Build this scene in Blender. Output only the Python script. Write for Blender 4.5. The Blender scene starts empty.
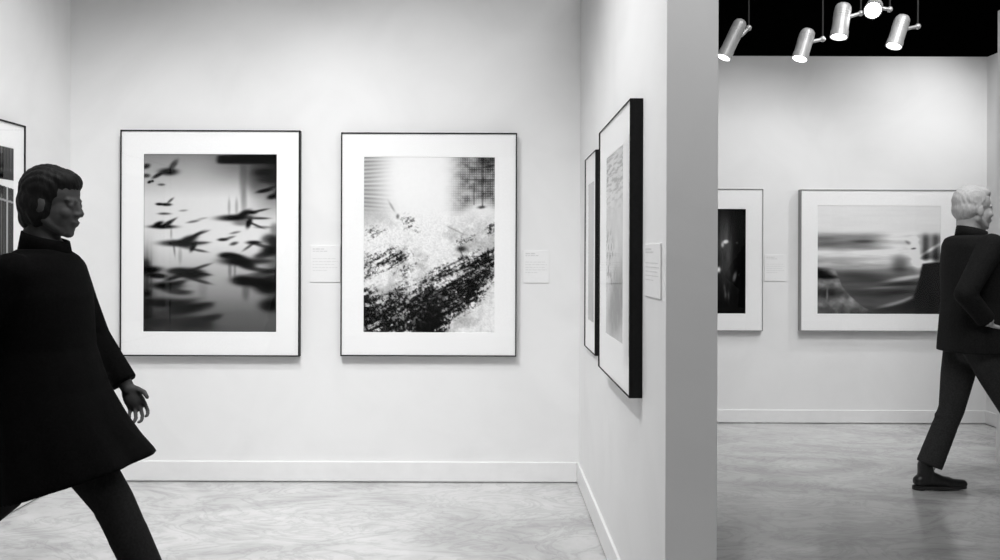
import bpy, bmesh, math, random
import numpy as np
from mathutils import Vector, Matrix, Euler

random.seed(7)
S = bpy.context.scene
C = S.collection
PI = math.pi

# ------------------------------------------------------------------ camera
F_PX = 850.0
EYE = 1.33
cam_d = bpy.data.cameras.new('camera')
cam = bpy.data.objects.new('camera', cam_d)
C.objects.link(cam)
cam_d.sensor_width = 36.0
cam_d.lens = 36.0 * F_PX / 1000.0
cam_d.shift_x = 0.010
cam_d.shift_y = -0.025
cam_d.clip_start = 0.05
cam.location = (0, 0, EYE)
cam.rotation_euler = (Matrix.Rotation(math.radians(90), 4, 'X') @ Matrix.Rotation(math.radians(0.20), 4, 'Z')).to_euler()
S.camera = cam
S.view_settings.view_transform = 'Standard'
S.view_settings.look = 'None'
S.view_settings.gamma = 1.0
S.view_settings.exposure = 0.0
S.view_settings.use_curve_mapping = False
try:
    S.cycles.use_denoising = True
    S.cycles.max_bounces = 10
    S.cycles.transparent_max_bounces = 12
    S.cycles.sample_clamp_indirect = 4.0
except Exception:
    pass

# --------------------------------------------------------------- materials
def new_mat(name):
    m = bpy.data.materials.new(name)
    m.use_nodes = True
    nt = m.node_tree
    b = nt.nodes['Principled BSDF']
    return m, nt, b

def g(v):
    return (v, v, v, 1.0)

def noise(nt, scale, detail=4.0, rough=0.55, dist=0.0, stretch=(1, 1, 1), coord='Object'):
    tc = nt.nodes.new('ShaderNodeTexCoord')
    mp = nt.nodes.new('ShaderNodeMapping')
    mp.inputs['Scale'].default_value = stretch
    n = nt.nodes.new('ShaderNodeTexNoise')
    n.inputs['Scale'].default_value = scale
    n.inputs['Detail'].default_value = detail
    n.inputs['Roughness'].default_value = rough
    n.inputs['Distortion'].default_value = dist
    nt.links.new(tc.outputs[coord], mp.inputs['Vector'])
    nt.links.new(mp.outputs['Vector'], n.inputs['Vector'])
    return n

def ramp(nt, fac, stops):
    r = nt.nodes.new('ShaderNodeValToRGB')
    while len(r.color_ramp.elements) > 1:
        r.color_ramp.elements.remove(r.color_ramp.elements[-1])
    r.color_ramp.elements[0].position = stops[0][0]
    r.color_ramp.elements[0].color = g(stops[0][1])
    for p, v in stops[1:]:
        e = r.color_ramp.elements.new(p)
        e.color = g(v)
    nt.links.new(fac, r.inputs['Fac'])
    return r

def add_bump(nt, b, height, strength, dist):
    bp = nt.nodes.new('ShaderNodeBump')
    bp.inputs['Strength'].default_value = strength
    bp.inputs['Distance'].default_value = dist
    nt.links.new(height, bp.inputs['Height'])
    nt.links.new(bp.outputs['Normal'], b.inputs['Normal'])

def simple_mat(name, v0, v1, rough, scale=30.0, metal=0.0, bump=0.0, stretch=(1, 1, 1), spec=0.5):
    m, nt, b = new_mat(name)
    n = noise(nt, scale, stretch=stretch)
    r = ramp(nt, n.outputs['Fac'], [(0.3, v0), (0.7, v1)])
    nt.links.new(r.outputs['Color'], b.inputs['Base Color'])
    b.inputs['Roughness'].default_value = rough
    b.inputs['Metallic'].default_value = metal
    b.inputs['Specular IOR Level'].default_value = spec
    if bump:
        add_bump(nt, b, n.outputs['Fac'], bump, 0.01)
    return m

def wall_mat(name, v):
    m, nt, b = new_mat(name)
    n = noise(nt, 1.7, 5.0, 0.5, 1.6)
    r = ramp(nt, n.outputs['Fac'], [(0.30, v - 0.03), (0.52, v), (0.75, v + 0.02)])
    nt.links.new(r.outputs['Color'], b.inputs['Base Color'])
    b.inputs['Roughness'].default_value = 0.55
    b.inputs['Specular IOR Level'].default_value = 0.3
    n2 = noise(nt, 90.0, 3.0)
    add_bump(nt, b, n2.outputs['Fac'], 0.05, 0.004)
    return m

M = {}
M['wall'] = wall_mat('white_wall_paint', 0.86)
M['trim'] = simple_mat('white_trim_paint', 0.84, 0.88, 0.4, 12.0)
M['ceiling'] = simple_mat('black_ceiling_paint', 0.004, 0.008, 0.9, 6.0, spec=0.1)

def floor_mat():
    m, nt, b = new_mat('polished_concrete')
    a = noise(nt, 0.9, 6.0, 0.6, 2.2, (1.0, 1.6, 1.0))
    ra = ramp(nt, a.outputs['Fac'], [(0.32, 0.42), (0.5, 0.56), (0.68, 0.66)])
    v = noise(nt, 2.2, 8.0, 0.62, 3.0, (1.0, 1.7, 1.0))
    rv = ramp(nt, v.outputs['Fac'], [(0.44, 1.0), (0.495, 0.80), (0.505, 0.80), (0.56, 1.0)])
    mx = nt.nodes.new('ShaderNodeMix')
    mx.data_type = 'RGBA'
    mx.blend_type = 'MULTIPLY'
    mx.inputs['Factor'].default_value = 0.85
    nt.links.new(ra.outputs['Color'], mx.inputs[6])
    nt.links.new(rv.outputs['Color'], mx.inputs[7])
    nt.links.new(mx.outputs[2], b.inputs['Base Color'])
    rr = ramp(nt, a.outputs['Fac'], [(0.3, 0.22), (0.7, 0.13)])
    nt.links.new(rr.outputs['Color'], b.inputs['Roughness'])
    b.inputs['Specular IOR Level'].default_value = 0.55
    add_bump(nt, b, a.outputs['Fac'], 0.06, 0.02)
    return m
M['floor'] = floor_mat()

M['frame_black'] = simple_mat('black_frame_lacquer', 0.006, 0.010, 0.5, 60.0, spec=0.15)
M['frame_grey'] = simple_mat('grey_frame_lacquer', 0.25, 0.30, 0.35, 60.0)
M['mat_board'] = simple_mat('white_mat_board', 0.93, 0.96, 0.8, 80.0)
M['backing'] = simple_mat('backing_board', 0.28, 0.33, 0.8, 20.0)
M['card'] = simple_mat('white_label_card', 0.86, 0.88, 0.6, 60.0)
M['ink'] = simple_mat('pale_grey_ink', 0.66, 0.72, 0.7, 60.0)
M['coat'] = simple_mat('black_wool', 0.002, 0.004, 0.95, 140.0, bump=0.15, spec=0.05)
M['dark_trouser'] = simple_mat('black_trouser_cloth', 0.008, 0.014, 0.9, 120.0, bump=0.1, spec=0.1)
M['jacket'] = simple_mat('dark_jacket_cloth', 0.012, 0.022, 0.85, 120.0, bump=0.12, spec=0.15)
M['trouser'] = simple_mat('charcoal_trouser_cloth', 0.03, 0.05, 0.85, 120.0, bump=0.1, spec=0.15)
M['leather'] = simple_mat('black_leather', 0.012, 0.02, 0.4, 70.0, bump=0.05)
M['sole'] = simple_mat('dark_rubber_sole', 0.02, 0.03, 0.7, 40.0)
M['hair_dark'] = simple_mat('dark_hair', 0.004, 0.010, 0.6, 40.0, stretch=(6, 6, 0.6), bump=0.3, spec=0.12)
M['hair_grey'] = simple_mat('pale_grey_hair', 0.62, 0.78, 0.55, 40.0, stretch=(6, 6, 0.6), bump=0.3)
M['skin_backlit'] = simple_mat('skin', 0.050, 0.068, 0.65, 25.0, spec=0.15)  # backlit shade put into the base colour, so the face reads as silhouette
M['skin'] = simple_mat('skin_pale', 0.62, 0.70, 0.55, 25.0)
M['silver'] = simple_mat('silver_lamp_housing', 0.40, 0.55, 0.42, 30.0, metal=0.25, stretch=(1, 1, 0.2))
M['bracket'] = simple_mat('pale_metal_bracket', 0.6, 0.7, 0.35, 30.0, metal=0.5)
M['black_metal'] = simple_mat('black_track_metal', 0.006, 0.010, 0.5, 30.0)

def emit_mat(name, strength):
    m, nt, b = new_mat(name)
    b.inputs['Base Color'].default_value = g(0.9)
    b.inputs['Emission Color'].default_value = g(1.0)
    b.inputs['Emission Strength'].default_value = strength
    return m
M['lens'] = emit_mat('lit_lens', 6.0)
M['lens_hot'] = emit_mat('lit_lens_bright', 25.0)

def glass_mat():
    m = bpy.data.materials.new('picture_glass')
    m.use_nodes = True
    nt = m.node_tree
    for n in list(nt.nodes):
        nt.nodes.remove(n)
    out = nt.nodes.new('ShaderNodeOutputMaterial')
    mix = nt.nodes.new('ShaderNodeMixShader')
    tr = nt.nodes.new('ShaderNodeBsdfTransparent')
    gl = nt.nodes.new('ShaderNodeBsdfGlossy')
    gl.inputs['Roughness'].default_value = 0.0
    gl.inputs['Color'].default_value = g(1.0)
    fr = nt.nodes.new('ShaderNodeFresnel')
    fr.inputs['IOR'].default_value = 1.36
    ge = nt.nodes.new('ShaderNodeNewGeometry')
    inv = nt.nodes.new('ShaderNodeMath'); inv.operation = 'SUBTRACT'
    inv.inputs[0].default_value = 1.0
    mul = nt.nodes.new('ShaderNodeMath'); mul.operation = 'MULTIPLY'
    nt.links.new(ge.outputs['Backfacing'], inv.inputs[1])
    nt.links.new(fr.outputs['Fac'], mul.inputs[0])
    nt.links.new(inv.outputs[0], mul.inputs[1])
    nt.links.new(mul.outputs[0], mix.inputs['Fac'])
    nt.links.new(tr.outputs[0], mix.inputs[1])
    nt.links.new(gl.outputs[0], mix.inputs[2])
    nt.links.new(mix.outputs[0], out.inputs['Surface'])
    return m
M['glass'] = glass_mat()

def print_mat():
    m, nt, b = new_mat('photographic_print')
    at = nt.nodes.new('ShaderNodeVertexColor')
    at.layer_name = 'ink'
    n = noise(nt, 40.0, 2.0)
    r = ramp(nt, n.outputs['Fac'], [(0.3, 0.98), (0.7, 1.0)])
    mx = nt.nodes.new('ShaderNodeMix'); mx.data_type = 'RGBA'; mx.blend_type = 'MULTIPLY'
    mx.inputs['Factor'].default_value = 1.0
    nt.links.new(at.outputs['Color'], mx.inputs[6])
    nt.links.new(r.outputs['Color'], mx.inputs[7])
    nt.links.new(mx.outputs[2], b.inputs['Base Color'])
    b.inputs['Roughness'].default_value = 0.9
    b.inputs['Specular IOR Level'].default_value = 0.0
    return m
M['print'] = print_mat()

# ------------------------------------------------------------ mesh helpers
def add_box(bm, lo, hi, bevel=0.0):
    r = bmesh.ops.create_cube(bm, size=1.0)
    vs = r['verts']
    for v in vs:
        v.co = Vector([lo[i] + (v.co[i] + 0.5) * (hi[i] - lo[i]) for i in range(3)])
    if bevel > 0:
        es = list({e for v in vs for e in v.link_edges})
        bmesh.ops.bevel(bm, geom=es, offset=bevel, segments=2, profile=0.5, affect='EDGES')

def basis(d):
    d = Vector(d).normalized()
    a = Vector((0, 0, 1)) if abs(d.z) < 0.9 else Vector((1, 0, 0))
    u = d.cross(a).normalized()
    w = d.cross(u).normalized()
    return d, u, w

def add_rings(bm, rings, cap=True):
    vv = [[bm.verts.new(p) for p in r] for r in rings]
    n = len(vv[0])
    for a, b in zip(vv, vv[1:]):
        for i in range(n):
            j = (i + 1) % n
            bm.faces.new((a[i], a[j], b[j], b[i]))
    if cap:
        bm.faces.new(list(reversed(vv[0])))
        bm.faces.new(vv[-1])

def add_tube(bm, p0, p1, r0, r1=None, seg=20):
    r1 = r0 if r1 is None else r1
    p0, p1 = Vector(p0), Vector(p1)
    d, u, w = basis(p1 - p0)
    rings = []
    for p, r in ((p0, r0), (p1, r1)):
        rings.append([p + (u * math.cos(2 * PI * i / seg) + w * math.sin(2 * PI * i / seg)) * r for i in range(seg)])
    add_rings(bm, rings)

def add_capsule(bm, p0, r0, p1, r1, seg=16, hs=5):
    p0, p1 = Vector(p0), Vector(p1)
    d, u, w = basis(p1 - p0)
    rings = []
    for k in range(hs):
        a = -PI / 2 + (k + 0.25) / hs * PI / 2
        rings.append((p0 + d * (math.sin(a) * r0), math.cos(a) * r0))
    rings.append((p0, r0)); rings.append((p1, r1))
    for k in range(hs):
        a = (k + 0.75) / hs * PI / 2
        rings.append((p1 + d * (math.sin(a) * r1), math.cos(a) * r1))
    add_rings(bm, [[c + (u * math.cos(2 * PI * i / seg) + w * math.sin(2 * PI * i / seg)) * r for i in range(seg)] for c, r in rings])

def add_ell(bm, c, rad, rot=None, seg=20):
    r = bmesh.ops.create_uvsphere(bm, u_segments=seg, v_segments=max(8, seg // 2), radius=1.0)
    mt = Matrix.Translation(Vector(c)) @ (rot.to_matrix().to_4x4() if rot else Matrix.Identity(4)) @ Matrix.Diagonal((rad[0], rad[1], rad[2], 1.0))
    for v in r['verts']:
        v.co = mt @ v.co

def obj(name, bm, mat, parent=None, smooth=False, loc=None):
    bmesh.ops.recalc_face_normals(bm, faces=bm.faces)
    me = bpy.data.meshes.new(name)
    bm.to_mesh(me)
    bm.free()
    if mat is not None:
        me.materials.append(mat)
    if smooth:
        for p in me.polygons:
            p.use_smooth = True
    o = bpy.data.objects.new(name, me)
    C.objects.link(o)
    if parent is not None:
        o.parent = parent
    if loc is not None:
        o.location = loc
    return o

def remesh(o, voxel, smooth_iter=6, fac=0.5):
    md = o.modifiers.new('r', 'REMESH')
    md.mode = 'VOXEL'
    md.voxel_size = voxel
    md.use_smooth_shade = True
    sm = o.modifiers.new('s', 'SMOOTH')
    sm.factor = fac
    sm.iterations = smooth_iter
    dg = bpy.context.evaluated_depsgraph_get()
    dg.update()
    me = bpy.data.meshes.new_from_object(o.evaluated_get(dg))
    me.name = o.name
    old = o.data
    o.modifiers.clear()
    o.data = me
    bpy.data.meshes.remove(old)
    for p in me.polygons:
        p.use_smooth = True
    return o

def tag(o, label, cat, group=None):
    o['label'] = label
    o['category'] = cat
    if group:
        o['group'] = group
    return o

def thing(name, label, cat, loc=(0, 0, 0), rotz=0.0, group=None):
    o = bpy.data.objects.new(name, None)
    o.empty_display_size = 0.1
    C.objects.link(o)
    o.location = loc
    o.rotation_euler = (0, 0, rotz)
    return tag(o, label, cat, group)

def struct(name, bm, mat):
    o = obj(name, bm, mat)
    o['kind'] = 'structure'
    return o

def box_struct(name, lo, hi, mat, bevel=0.0):
    bm = bmesh.new()
    add_box(bm, lo, hi, bevel)
    return struct(name, bm, mat)

# -------------------------------------------------------------- the setting
D = 4.97            # back wall of the alcove
XL = -2.456         # left wall
XR = 0.526          # alcove face of the partition
XP = 0.681          # other face of the partition
YP = 2.54           # near end of the partition
YF = 6.76           # far wall
XS = 3.95           # side wall of the second room
TOP = 2.92

box_struct('floor', (-3.0, -4.2, -0.1), (7.2, 8.2, 0.0), M['floor'])
box_struct('ceiling', (-3.0, -4.2, 4.6), (7.2, 9.2, 4.7), M['ceiling'])
box_struct('wall_left', (XL - 0.15, -4.0, 0.0), (XL, D + 0.15, TOP), M['wall'])
box_struct('wall_back', (XL, D, 0.0), (XR, D + 0.15, TOP), M['wall'])
box_struct('wall_partition', (XR, YP, 0.0), (XP, YF, TOP), M['wall'], 0.002)
box_struct('wall_far', (XP, YF, 0.0), (XS, YF + 0.15, TOP), M['wall'])
box_struct('wall_side', (XS, 5.50, 0.0), (XS + 0.15, YF + 0.15, TOP), M['wall'])
box_struct('wall_right', (3.28, 5.44, 0.0), (7.0, 5.50, TOP), M['wall'])
box_struct('wall_rear', (XL - 0.15, -4.15, 0.0), (7.0, -4.0, TOP), M['wall'])
box_struct('wall_east', (7.0, -4.15, 0.0), (7.15, 5.50, TOP), M['wall'])
box_struct('wall_beyond', (-3.0, 9.0, 0.0), (7.2, 9.15, 4.6), M['ceiling'])

def baseboard(name, lo, hi):
    bm = bmesh.new()
    add_box(bm, lo, hi, 0.004)
    return struct(name, bm, M['trim'])
GAP = 0.007
baseboard('baseboard_back', (XL + 0.014, D - 0.014, GAP), (XR - 0.014, D, 0.122))
baseboard('baseboard_left', (XL, -3.9, GAP), (XL + 0.014, D, 0.122))
baseboard('baseboard_partition', (XR - 0.014, YP, GAP), (XR, D, 0.122))
baseboard('baseboard_far', (XP, YF - 0.014, GAP), (XS - 0.014, YF, 0.108))
baseboard('baseboard_side', (XS - 0.014, 5.50, GAP), (XS, YF, 0.108))

# -------------------------------------------------------------- the pictures
rng = np.random.default_rng(11)

def vnoise(x, y, seed):
    r = np.random.default_rng(seed).random((257, 257))
    xi = np.floor(x).astype(int); yi = np.floor(y).astype(int)
    fx = x - xi; fy = y - yi
    fx = fx * fx * (3 - 2 * fx); fy = fy * fy * (3 - 2 * fy)
    xi %= 256; yi %= 256
    return (r[yi, xi] * (1 - fx) + r[yi, xi + 1] * fx) * (1 - fy) + (r[yi + 1, xi] * (1 - fx) + r[yi + 1, xi + 1] * fx) * fy

def fbm(x, y, seed, octv=4):
    t = 0.0; a = 0.5; s = 0.0
    for k in range(octv):
        t = t + a * vnoise(x * 2 ** k + 17.3 * k, y * 2 ** k + 5.1 * k, seed + k)
        s += a; a *= 0.55
    return t / s

def blob(x, y, cx, cy, lx, ly, ang=0.0, s=1.0, p=1.3):
    c, n = math.cos(math.radians(ang)), math.sin(math.radians(ang))
    u = (x - cx) * c + (y - cy) * n
    w = -(x - cx) * n + (y - cy) * c
    return s * np.exp(-(((u / lx) ** 2 + (w / ly) ** 2) ** p))

def sstep(a, b, x):
    t = np.clip((x - a) / (b - a), 0, 1)
    return t * t * (3 - 2 * t)

def art_birds(x, y):     # 134 x 179
    v = np.interp(y, [0, 12, 45, 90, 112, 140, 160, 179], [0.50, 0.60, 0.86, 0.88, 0.74, 0.55, 0.38, 0.32])
    v = v * (1 - 0.75 * sstep(96, 134, x) * (1 - sstep(20, 75, y)) )
    v = v * (1 - 0.55 * sstep(112, 136, x) * sstep(70, 100, y) * (1 - sstep(120, 175, y)))
    v = v * (1 - 0.5 * (1 - sstep(0, 18, x)) * sstep(70, 130, y))
    v = v * (1 - 0.35 * (1 - sstep(0, 60, x)) * sstep(125, 165, y))
    d = 1.0
    L = [
        # cx, cy, lx, ly, angle, strength
        (25, 18, 9, 2.3, 0, .92), (30, 11, 6, 1.8, -50, .55), (14.5, 21.5, 6, 1.2, -28, .8),
        (2.5, 12.5, 4, 1.6, -15, .7), (2.5, 22, 4, 1.3, 0, .6), (6, 28.4, 2, .9, -20, .9), (9, 27.5, 1.4, .8, 0, .7),
        (18, 31, 3.5, .8, 0, .45), (16, 50.6, 3.5, .9, 0, .8), (23, 51, 5, 1.0, 0, .95), (27, 47, 4, .8, -40, .5),
        (21, 60.2, 6, .8, 0, .5), (19.5, 73.3, 13, 1.3, 0, .97), (15, 70.5, 5, 1.4, -20, .8), (24, 70.4, 6, 1.4, -30, .85),
        (29, 67, 5, .8, -30, .5), (40, 57, 4, .7, -5, .25), (50, 68, 6, .8, -10, .4), (59, 65, 5, .7, -10, .2),
        (37, 89.8, 19, 2.1, 0, 1.0), (45, 86, 9, 2.2, -18, .9), (53, 81.5, 8, 1.1, -28, .7), (60, 79, 6, .8, -20, .4),
        (50, 93.5, 5, 1.5, -60, .85), (56, 97, 8, .9, 10, .5), (58, 89.5, 8, .9, -4, .5), (43, 92, 8, 2.2, 10, .5),
        (92, 64, 17, 2.0, -2, 1.0), (101, 60, 7, 2.0, -25, 1.0), (106, 69, 2.6, 3.6, 20, .95), (109, 58.6, 5, 1.2, 0, .9),
        (116, 57, 9, .8, -12, .6), (117, 64.5, 9, .8, 0, .55), (112, 71, 9, .8, 22, .5), (120, 73.5, 8, .9, 0, .3), (98, 69, 8, 2, 0, .35),
        (80, 86, 5, 1.0, -3, .75), (87, 84, 5, .8, -15, .4), (92, 79, 5, .8, -12, .35), (91, 90, 4, 1.1, -15, .55), (111, 89, 7, 1.3, 0, .75), (119, 92, 8, 1.1, 12, .5), (106, 93, 7, .9, -35, .45),
        (126, 85, 7, 3, -10, .5), (132, 88, 6, 4, 0, .6), (128, 97, 9, 3.5, -5, .75), (132, 75, 5, 6, 0, .4),
        (84, 102, 8, 1.9, 0, .9), (97, 108, 19, 2.8, 2, 1.0), (92, 103, 10, 2, 8, .8), (104, 112, 9, 2.4, 12, .7), (119, 107.5, 10, 1.6, 0, .5), (119, 102, 8, 2.2, -10, .6),
        (118, 116.5, 12, 1.5, 6, .55), (129, 117.5, 8, 1.7, -10, .5), (112, 120, 8, 1, -10, .3),
        (99, 127, 9, 3.0, 0, .9), (113, 128.5, 20, 3.6, 4, .92), (125, 134, 13, 4.5, 3, .78), (129, 125, 9, 3, 0, .5), (118, 121, 10, 1.6, -18, .4),
        (128, 152, 11, 4.2, 0, .7), (134, 146, 8, 3, 0, .35), (70, 164.5, 9, 2.1, -14, .55), (64, 172, 7, 3, 0, .3), (66, 152, 5, 1.5, 0, .25),
        (43, 119.5, 17, 3.0, 3, .95), (50, 121, 10, 3.4, 0, .8), (31, 124.5, 10, 1.4, -18, .7), (58, 113.5, 10, 1.0, -18, .55), (60, 121, 8, 1.0, 4, .6), (58, 128, 10, 1.1, 14, .5), (33, 117, 8, 1.5, -5, .5),
        (6, 117, 12, 2.4, -4, .85), (14, 122.6, 11, 1.8, 4, .75), (2, 112, 5, 4, 0, .5),
        (24, 132.5, 15, 2.4, 0, .85), (33, 130, 10, 1.6, -12, .7), (32, 138, 14, 2.2, 8, .55), (42, 139, 8, 1.2, -5, .3), (3, 140, 5, 2.2, 0, .6),
        (24, 150, 22, 3.2, 2, .62), (40, 149, 16, 2, -10, .4), (48, 155, 18, 3, -6, .65), (58, 152, 12, 1.6, -10, .5), (36, 158, 16, 3, -8, .5),
        (14, 169, 17, 3.2, -8, .5), (48, 169, 18, 4.2, 0, .5), (40, 175, 30, 3, 0, .3), (60, 165, 9, 1.6, -12, .35),
        # soft vertical shafts under and over the birds
        (100, 22, 4, 26, 0, .30), (101, 48, 3, 14, 0, .22), (86, 53, 1.5, 9, 0, .22), (93.5, 53, 1.7, 9, 0, .22), (112, 24, 9, 16, 0, .35),
        (31, 95, 1.2, 8, -6, .35), (37, 102, 2, 9, 0, .18), (28, 80, 1.2, 6, 0, .22), (87, 116, 2, 9, 0, .3), (92, 116, 1.5, 8, 0, .25), (103, 138, 4, 9, 0, .3),
        (4, 135, 2.4, 36, 0, .3), (8, 140, 1.4, 40, 0, .25), (60, 133, 5, 14, 0, .12),
        (121, 18, 10, 2.4, -4, .6), (126, 25, 10, 3, 0, .45), (121, 36.8, 7, 1.2, -12, .85), (128, 34, 7, 1.0, -22, .5), (130, 42.5, 5.5, 1.6, -14, .95), (134, 39, 4, 1.6, -30, .5),
    ]
    for cx, cy, lx, ly, an, st in L:
        thin = ly < 6
        d = d * (1 - blob(x, y, cx, cy, lx * (1.08 if thin else 1.0), ly * (1.6 if thin else 1.0), an, min(1.0, st * (1.25 if thin else 1.0)), 1.6))
    bar = sstep(70, 78, x - 0.5 * (y - 6) ** 2 * 0.15) * sstep(0.5, 3.0, y + 0.03 * (x - 72)) * (1 - sstep(8.0, 11.5, y))
    d = d * (1 - 0.98 * bar)
    d = d * (1 - 0.3 * sstep(50, 100, x) * (1 - sstep(9, 40, y)))
    edge = np.minimum(np.minimum(x, 134 - x), np.minimum(y, 179 - y))
    d = d * (0.7 + 0.3 * sstep(0, 1.5, edge))
    return 0.02 + 0.98 * np.clip(v * d, 0, 1)

def art_sunburst(x, y):   # 131 x 177
    c, s = math.cos(math.radians(-27)), math.sin(math.radians(-27))
    u = x * c + y * s; w = -x * s + y * c
    streak = fbm(u * 0.06, w * 0.42, 40, 4)
    grit = fbm(x * 0.42, y * 0.42, 50, 3)
    fine = fbm(x * 0.85, y * 0.85, 60, 2)
    cloud = fbm(x * 0.05, y * 0.05, 70, 4)
    # darkness field
    dd = np.zeros_like(x)
    dd = np.maximum(dd, 0.95 * blob(x, y, 62, 162, 24, 36, 0, 1, 1.4))
    dd = np.maximum(dd, 0.74 * blob(x, y, 26, 160, 44, 34, 0, 1, 1.5))
    dd = np.maximum(dd, 0.80 * blob(x, y, 90, 140, 46, 21, -30, 1, 1.4))
    dd = np.maximum(dd, 0.66 * blob(x, y, 118, 112, 30, 18, -40, 1, 1.2))
    dd = np.maximum(dd, 0.55 * blob(x, y, 92, 112, 40, 12, -24, 1, 1.0))
    dd = np.maximum(dd, 0.40 * blob(x, y, 20, 110, 48, 26, -10, 1, 1.0))
    dd = np.maximum(dd, 0.50 * blob(x, y, 34, 100, 16, 9, 20, 1, 1.0))
    dd = np.maximum(dd, 0.36 * blob(x, y, 50, 68, 20, 13, 30, 1, 1.0))
    dd = np.maximum(dd, 0.34 * blob(x, y, 8, 76, 22, 12, 0, 1, 1.0))
    dd = np.maximum(dd, 0.48 * blob(x, y, 128, 72, 9, 9, -40, 1, 1.0))
    dd = np.maximum(dd, 0.38 * blob(x, y, 100, 84, 18, 7, -20, 1, 1.0))
    dd = dd * (1 - 0.9 * blob(x, y, 118, 176, 34, 20, -42, 1, 1.6))
    dd = dd * (1 - 0.75 * blob(x, y, 22, 128, 9, 16, 10, 1, 1.2))
    dd = dd * (1 - 0.85 * blob(x, y, 72, 84, 30, 9, 50, 1, 1.2))
    tex = 0.45 * streak + 0.33 * grit + 0.22 * fine
    tn = (tex - 0.5) * 3.6
    e = dd * 1.05 + tn * 0.62 * (0.25 + 0.75 * sstep(0.05, 0.5, dd)) * (1 - 0.6 * sstep(0.85, 1.0, dd))
    ink = sstep(0.24, 0.74, e)
    haze = sstep(40, 95, y) * (0.02 + 0.20 * sstep(0.40, 0.75, cloud)) * (0.6 + 0.8 * grit)
    v = 0.95 - haze - 0.15 * (fine - 0.5) * sstep(44, 70, y)
    v = v * (1 - 0.96 * ink)
    # pale gravel in the lower left and flecks along the slope
    gr = fbm(x * 0.45, y * 0.45, 90, 2)
    sp = sstep(0.56, 0.74, gr) * blob(x, y, 36, 150, 30, 24, 0, 1, 1.4) * 0.8
    sp = sp + 0.6 * sstep(0.60, 0.76, fbm(u * 0.3, w * 0.7, 95, 2)) * blob(x, y, 84, 124, 44, 24, -25, 1, 1.2)
    sp = np.clip(sp, 0, 1)
    v = v * (1 - sp) + 0.72 * sp
    # branches
    def line(v, x0, y0, x1, y1, wd, s):
        dx, dy = x1 - x0, y1 - y0
        t = np.clip(((x - x0) * dx + (y - y0) * dy) / (dx * dx + dy * dy), 0, 1)
        q = np.hypot(x - x0 - t * dx, y - y0 - t * dy)
        return v * (1 - s * (0.4 + 0.6 * grit) * np.exp(-(q / wd) ** 2))
    v = line(v, 70, 124, 131, 99, 1.1, .95)
    v = line(v, 80, 112, 104, 100, 1.0, .7)
    v = line(v, 124, 92, 127, 122, .9, .8)
    v = line(v, 96, 92, 101, 106, .8, .6)
    v = line(v, 84, 70, 100, 78, .8, .3)
    v = v * (1 - 0.75 * blob(x, y, 98, 92.5, 5, 3, 0))
    v = v * (1 - 0.6 * blob(x, y, 34, 60, 1.6, 2.4, 0)) * (1 - 0.5 * blob(x, y, 47, 63, 5, 3, 0) * sstep(0.45, 0.6, grit)) * (1 - 0.5 * blob(x, y, 51, 71, 3, 5, -30) * sstep(0.45, 0.6, grit))
    v = v * (1 - 0.35 * blob(x, y, 28, 50, 1.2, 6, -30))
    # left horizontal rays
    st = 0.5 + 0.5 * np.sin(y * 1.55 + 0.12 * x * np.sin(y * 0.1)) * (0.5 + 0.8 * vnoise(x * 0.02, y * 0.6, 33))
    v = v * (1 - 0.30 * st * (1 - sstep(0, 34, x)) * (1 - sstep(46, 62, y)))
    v = v * (1 - 0.18 * (1 - sstep(0, 40, x)) * (1 - sstep(60, 80, y)))
    # cross-hatched corner at the top right
    hx = 0.5 + 0.5 * np.sin(x * 2.75); hy = 0.5 + 0.5 * np.sin(y * 2.6)
    hatch = (0.35 + 0.45 * np.maximum(hx, hy)) * (0.15 + 1.5 * fbm(x * 0.12, y * 0.16, 21, 3))
    reg = sstep(76, 108, x) * (1 - sstep(40, 58, y + 6 * np.sin(x * 0.12)))
    v = v * (1 - 0.80 * hatch * reg)
    v = v * (1 - 0.70 * blob(x, y, 124, 4, 12, 5, -8) * (0.4 + 0.6 * grit))
    v = v * (1 - 0.55 * np.exp(-((x - 118.5) / 0.8) ** 2) * (y < 50) * (0.4 + 0.8 * grit)) * (1 - 0.4 * np.exp(-((x - 110) / 0.7) ** 2) * (y > 26) * (y < 48))
    v = v * (1 - 0.5 * np.exp(-((y - 23) / 0.7) ** 2) * sstep(95, 112, x))
    v = v * (1 - 0.8 * blob(x, y, 117.5, 50.5, 4.0, 1.5, -6) * (0.3 + grit)) * (1 - 0.6 * blob(x, y, 126, 9, 8, 1.2, -12))
    # the white burst
    sun = blob(x, y, 54, 24, 34, 30, 0, 1, 1.2)
    v = v * (1 - sun) + 0.97 * sun
    return np.clip(v, 0.015, 0.97)

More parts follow.
